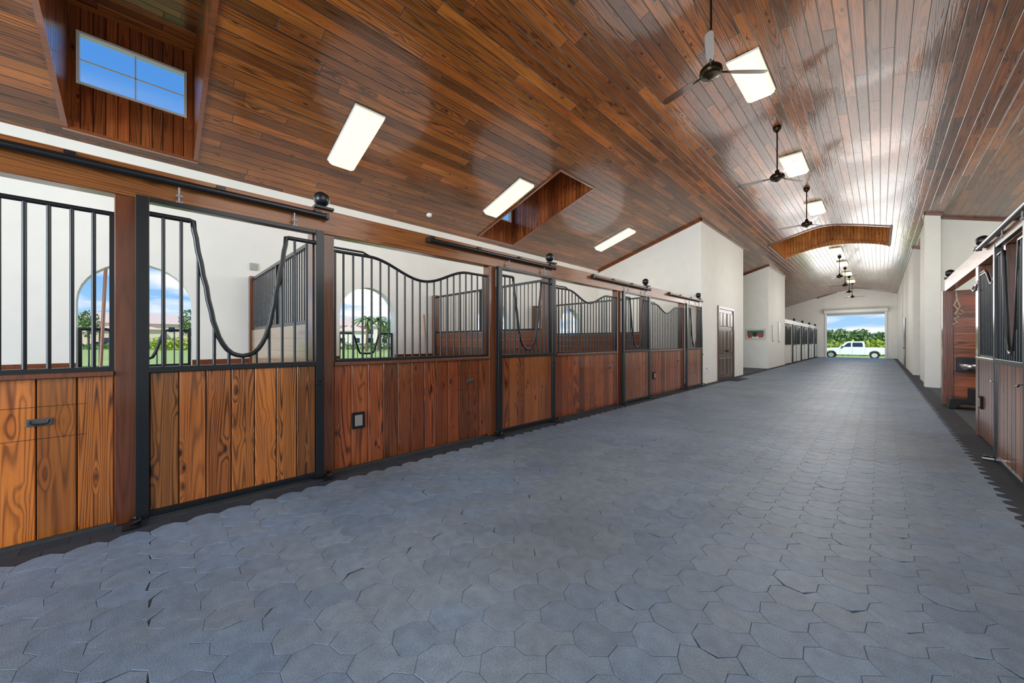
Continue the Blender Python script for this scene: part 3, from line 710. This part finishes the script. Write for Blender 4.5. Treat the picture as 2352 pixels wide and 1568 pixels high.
def palm(p,h,label):
    o=empty('palm_tree',(p[0],p[1],-.12)); MB().tube([(0,0,0),(.1,.05,h*.5),(0,.1,h)],[.22,.16,.14],10).build('trunk',M['bark'],o)
    b=MB()
    for k in range(22):
        a=2*PI*k/22+random.random()*.2; el=random.uniform(-.2,1.1); L=random.uniform(1.9,2.6); pr=None
        for i in range(9):
            t_=i/8; q=Vector((math.cos(a)*L*t_*math.cos(el),.1+math.sin(a)*L*t_*math.cos(el),h+L*t_*math.sin(el)-1.5*t_*t_)); w=.26*(1-t_*.75)
            sd=Vector((-math.sin(a),math.cos(a),0))*w
            cur=(q-sd+Vector((0,0,-.12)),q,q+sd+Vector((0,0,-.12)))
            if pr: b.add([pr[0],pr[1],cur[1],cur[0]],[(0,1,2,3)]); b.add([pr[1],pr[2],cur[2],cur[1]],[(0,1,2,3)])
            pr=cur
    b.build('fronds',M['palm'],o); tag(o,label,'palm tree','palms beyond the lawn')
palm(ray(842,52),4.6,'palm tree in the middle of the second arch'); palm(ray(868,60),5.0,'palm tree right of the middle in the second arch')
def hedge(p0,p1,z,h,n,m,label,name='hedge'):
    b=MB(); a=Vector((p0[0],p0[1],0)); c=Vector((p1[0],p1[1],0)); L=(c-a).length; k=int(L/1.2)+1
    for i in range(k):
        q=a+(c-a)*(i+.5)/k; b.leaves((q.x,q.y,z+h/2),(1.0,1.0,h*.58),n,.22)
    tag(b.build(name,m),label,'hedge')
hedge(ray(150,66),ray(470,66),-.12,1.0,70,M['leaf'],'clipped green hedge before the peach house')
hedge(ray(345,60),ray(440,60),-.12,2.0,150,M['leafy'],'taller bright shrubs at the right of the nearest arch')
hedge(ray(760,66),ray(930,66),-.12,1.2,80,M['leaf'],'green hedge before the white house')
def vehicle(name,prof,cab,wheels,width,paint,loc,rz,wr=.36):
    r=empty(name,loc,rz); hw=width/2
    MB().prism(prof,'y',-hw,hw).build('body',paint,r,bevel=.04)
    c2=MB(); n=len(cab); inn=.16
    lo=min(z for x,z in cab); hi=max(z for x,z in cab)
    v=[(x,-hw+.02+inn*(z-lo)/(hi-lo),z) for x,z in cab]+[(x,hw-.02-inn*(z-lo)/(hi-lo),z) for x,z in cab]
    c2.add(v,[tuple(range(n-1,-1,-1)),tuple(range(n,2*n))]+[(i,(i+1)%n,n+(i+1)%n,n+i) for i in range(n)]); c2.build('cab',paint,r,bevel=.03)
    for x in wheels:
        for s_ in (-1,1):
            y=s_*(hw-.1); w=MB(); w.tube([(x,y-.12,wr),(x,y+.12,wr)],wr,20); wo=w.build('wheel',M['rubber'],r)
            MB().tube([(x,y-.128,wr),(x,y+.128,wr)],wr*.62,14).build('rim',M['steel'],wo)
    return r,hw,lo,hi,inn
def arch_pts(x,r,z,n=8): return [(x+r*math.cos(PI*k/n),z+r*math.sin(PI*k/n)) for k in range(n+1)]   # right to left
prof=[(0,.5),(-.03,.8),(.02,1.05),(.2,1.16),(1.55,1.24),(3.85,1.26),(5.75,1.26),(5.8,.6),(5.2,.5)]+arch_pts(4.55,.47,.42)+[(1.5,.42)]+arch_pts(.95,.47,.42)+[(.3,.45)]
cab=[(1.6,1.22),(2.22,1.86),(2.45,1.94),(3.62,1.94),(3.74,1.88),(3.8,1.22)]
tx,ty=-5.0,57.3
r,hw,lo,hi,inn=vehicle('pickup_truck',prof,cab,(.95,4.55),1.95,M['truck'],(tx,ty,-.6),0,.40)
tag(r,'white crew cab pickup truck parked outside the end doorway','truck')
for s_ in (-1,1):
    def Y(z): return s_*(hw-.02-inn*(z-lo)/(hi-lo)+.008)
    for poly in ([(1.98,1.32),(2.38,1.76),(2.66,1.80),(2.66,1.32)],[(2.78,1.32),(2.78,1.80),(3.5,1.80),(3.6,1.74),(3.64,1.32)]):
        MB().quad(*[(x,Y(z),z) for x,z in poly]).build('side_window',M['glassdark'],r)
    MB().box(1.85,2.02,s_*(hw+.02)-.1,s_*(hw+.02)+.1,1.22,1.4).build('side_mirror',M['black'],r,bevel=.02)
    MB().box(-.04,.2,s_*(hw-.25)-.2,s_*(hw-.25)+.24 if s_<0 else s_*(hw-.25)+.2,.85,1.02).build('headlight',M['grey'],r,bevel=.02)
    for x in (2.65,3.55): MB().box(x-.1,x+.1,s_*hw-.02,s_*hw+.02,1.08,1.12).build('door_handle',M['truck'],r)
    for x in (1.72,2.76,3.80): MB().box(x,x+.01,s_*hw-.004,s_*hw+.004,.55,1.2).build('door_seam',M['joint'],r)
MB().box(-.12,.12,-hw+.02,hw-.02,.45,.66).build('bumper',M['steel'],r,bevel=.03)
MB().box(-.05,.05,-.55,.55,.72,1.0).build('grille',M['joint'],r)
MB().quad((1.66,-hw+.16,1.27),(1.66,hw-.16,1.27),(2.2,hw-.24,1.84),(2.2,-hw+.24,1.84)).build('windshield',M['glassdark'],r)
cprof=[(0,.4),(0,.75),(.9,.9),(3.4,.92),(4.3,.85),(4.35,.4)]+arch_pts(3.5,.36,.34)+arch_pts(.85,.36,.34)
ccab=[(1.0,.88),(1.7,1.38),(2.9,1.4),(3.7,.9)]
for (u,d,m,lb) in ((222,76,M['car'],'dark blue car parked at the left of the nearest arch'),(398,76,M['cars'],'silver car parked at the right of the nearest arch')):
    p=ray(u,d); r,hw,lo,hi,inn=vehicle('car',cprof,ccab,(.85,3.5),1.75,m,(p[0],p[1]-2,-.12),PI/2,.33); tag(r,lb,'car','cars across the lawn')
    for s_ in (-1,1):
        MB().quad(*[(x,s_*(hw-.02-inn*(z-lo)/(hi-lo)+.006),z) for x,z in ((1.3,.96),(1.78,1.32),(2.85,1.33),(3.35,.96))]).build('side_window',M['glassdark'],r)
for k in range(9):
    x=-16+2.7*k; tree((x,84+(k%2)*5.5),-.6,random.uniform(3.2,4.1),1.9,420,M['leaf'],'rounded green tree in the row behind the white truck','tree row behind the truck',.12)
hedge((-16,68),(6,68),-.6,2.0,190,M['leafy'],'bright yellow green hedge behind the white truck')

# ------------------------------------------------------------------ world, sun + added fill lamps
w=bpy.data.worlds.new('sky'); S.world=w; w.use_nodes=True
T=NT.__new__(NT); T.t=w.node_tree; bg=T.t.nodes['Background']
v=T.node('ShaderNodeTexCoord').outputs['Generated']; s3=T.sep(v); z=s3[2]
sky=T.ramp(z,[(0.,lin((176,216,248))),(1.,lin((40,96,190))),(.14,lin((124,186,244))),(.4,lin((84,154,232)))])
den=T.math('ADD',T.math('MAXIMUM',z,0.),.12)
cv=T.comb(T.math('DIVIDE',s3[0],den),T.math('DIVIDE',s3[1],den),T.math('MULTIPLY',z,6.))
cn=T.noise(cv,.9,6.,.3)
cm=T.math('MULTIPLY',T.mr(cn,.45,.60,0.,1.),T.mr(z,.28,.45,1.,0.))
sky=T.mix(cm,sky,(1.,1.01,1.03,1))
sky=T.mix(T.mr(z,-.03,0.,1.,0.),sky,lin((120,140,90)))
T.L(sky,bg.inputs[0]); bg.inputs[1].default_value=1.05
def lamp(kind,loc,power,color=(1,1,1),size=.4,name='lamp'):
    l=bpy.data.lights.new(name,kind); l.energy=power; l.color=color
    o=bpy.data.objects.new(name,l); COL.objects.link(o); o.location=loc
    return o,l
o,l=lamp('SUN',(20,-10,30),3.6,(1,.96,.88),name='sun'); l.angle=.01
o.rotation_euler=Vector((-.45,.5,-.75)).to_track_quat('-Z','Y').to_euler()
for y in (-3,1.5,6,10.5,15,19.5,24,29,34,38.5):
    o,l=lamp('POINT',(XR,y,3.3),122 if y<22 else 104,(1,.985,.955)); l.shadow_soft_size=1.2  # added fill hung along the aisle, apart from the ceiling fixtures
for y in (-.6,3,6.6,10.2):
    o,l=lamp('POINT',(-5.75,y,2.9),46,(1,.985,.965)); l.shadow_soft_size=1.1  # added fill inside the left stalls, no fixture hangs here
o,l=lamp('AREA',(-1.4,-7.5,2.2),880,(.74,.87,1.)); l.shape='RECTANGLE'; l.size=5; l.size_y=3.4; o.rotation_euler=(PI/2-.12,0,0)   # area lamp added as daylight at the unseen open end of the barn
o,l=lamp('POINT',(2.8,10,2.8),66,(1,.985,.96)); l.shadow_soft_size=.9  # added fill to brighten the grooming bay and its partition
o,l=lamp('POINT',(2.8,14,3.0),55,(1,.985,.96)); l.shadow_soft_size=.9  # added fill in the right cross aisle, no fixture here

cam=bpy.data.cameras.new('camera'); co=bpy.data.objects.new('camera',cam); COL.objects.link(co)
co.location=(0,0,H); co.rotation_euler=(PI/2,0,TH); cam.sensor_width=36; cam.lens=835/2352*36; cam.clip_start=.05; cam.clip_end=500
S.camera=co
S.view_settings.view_transform='Standard'
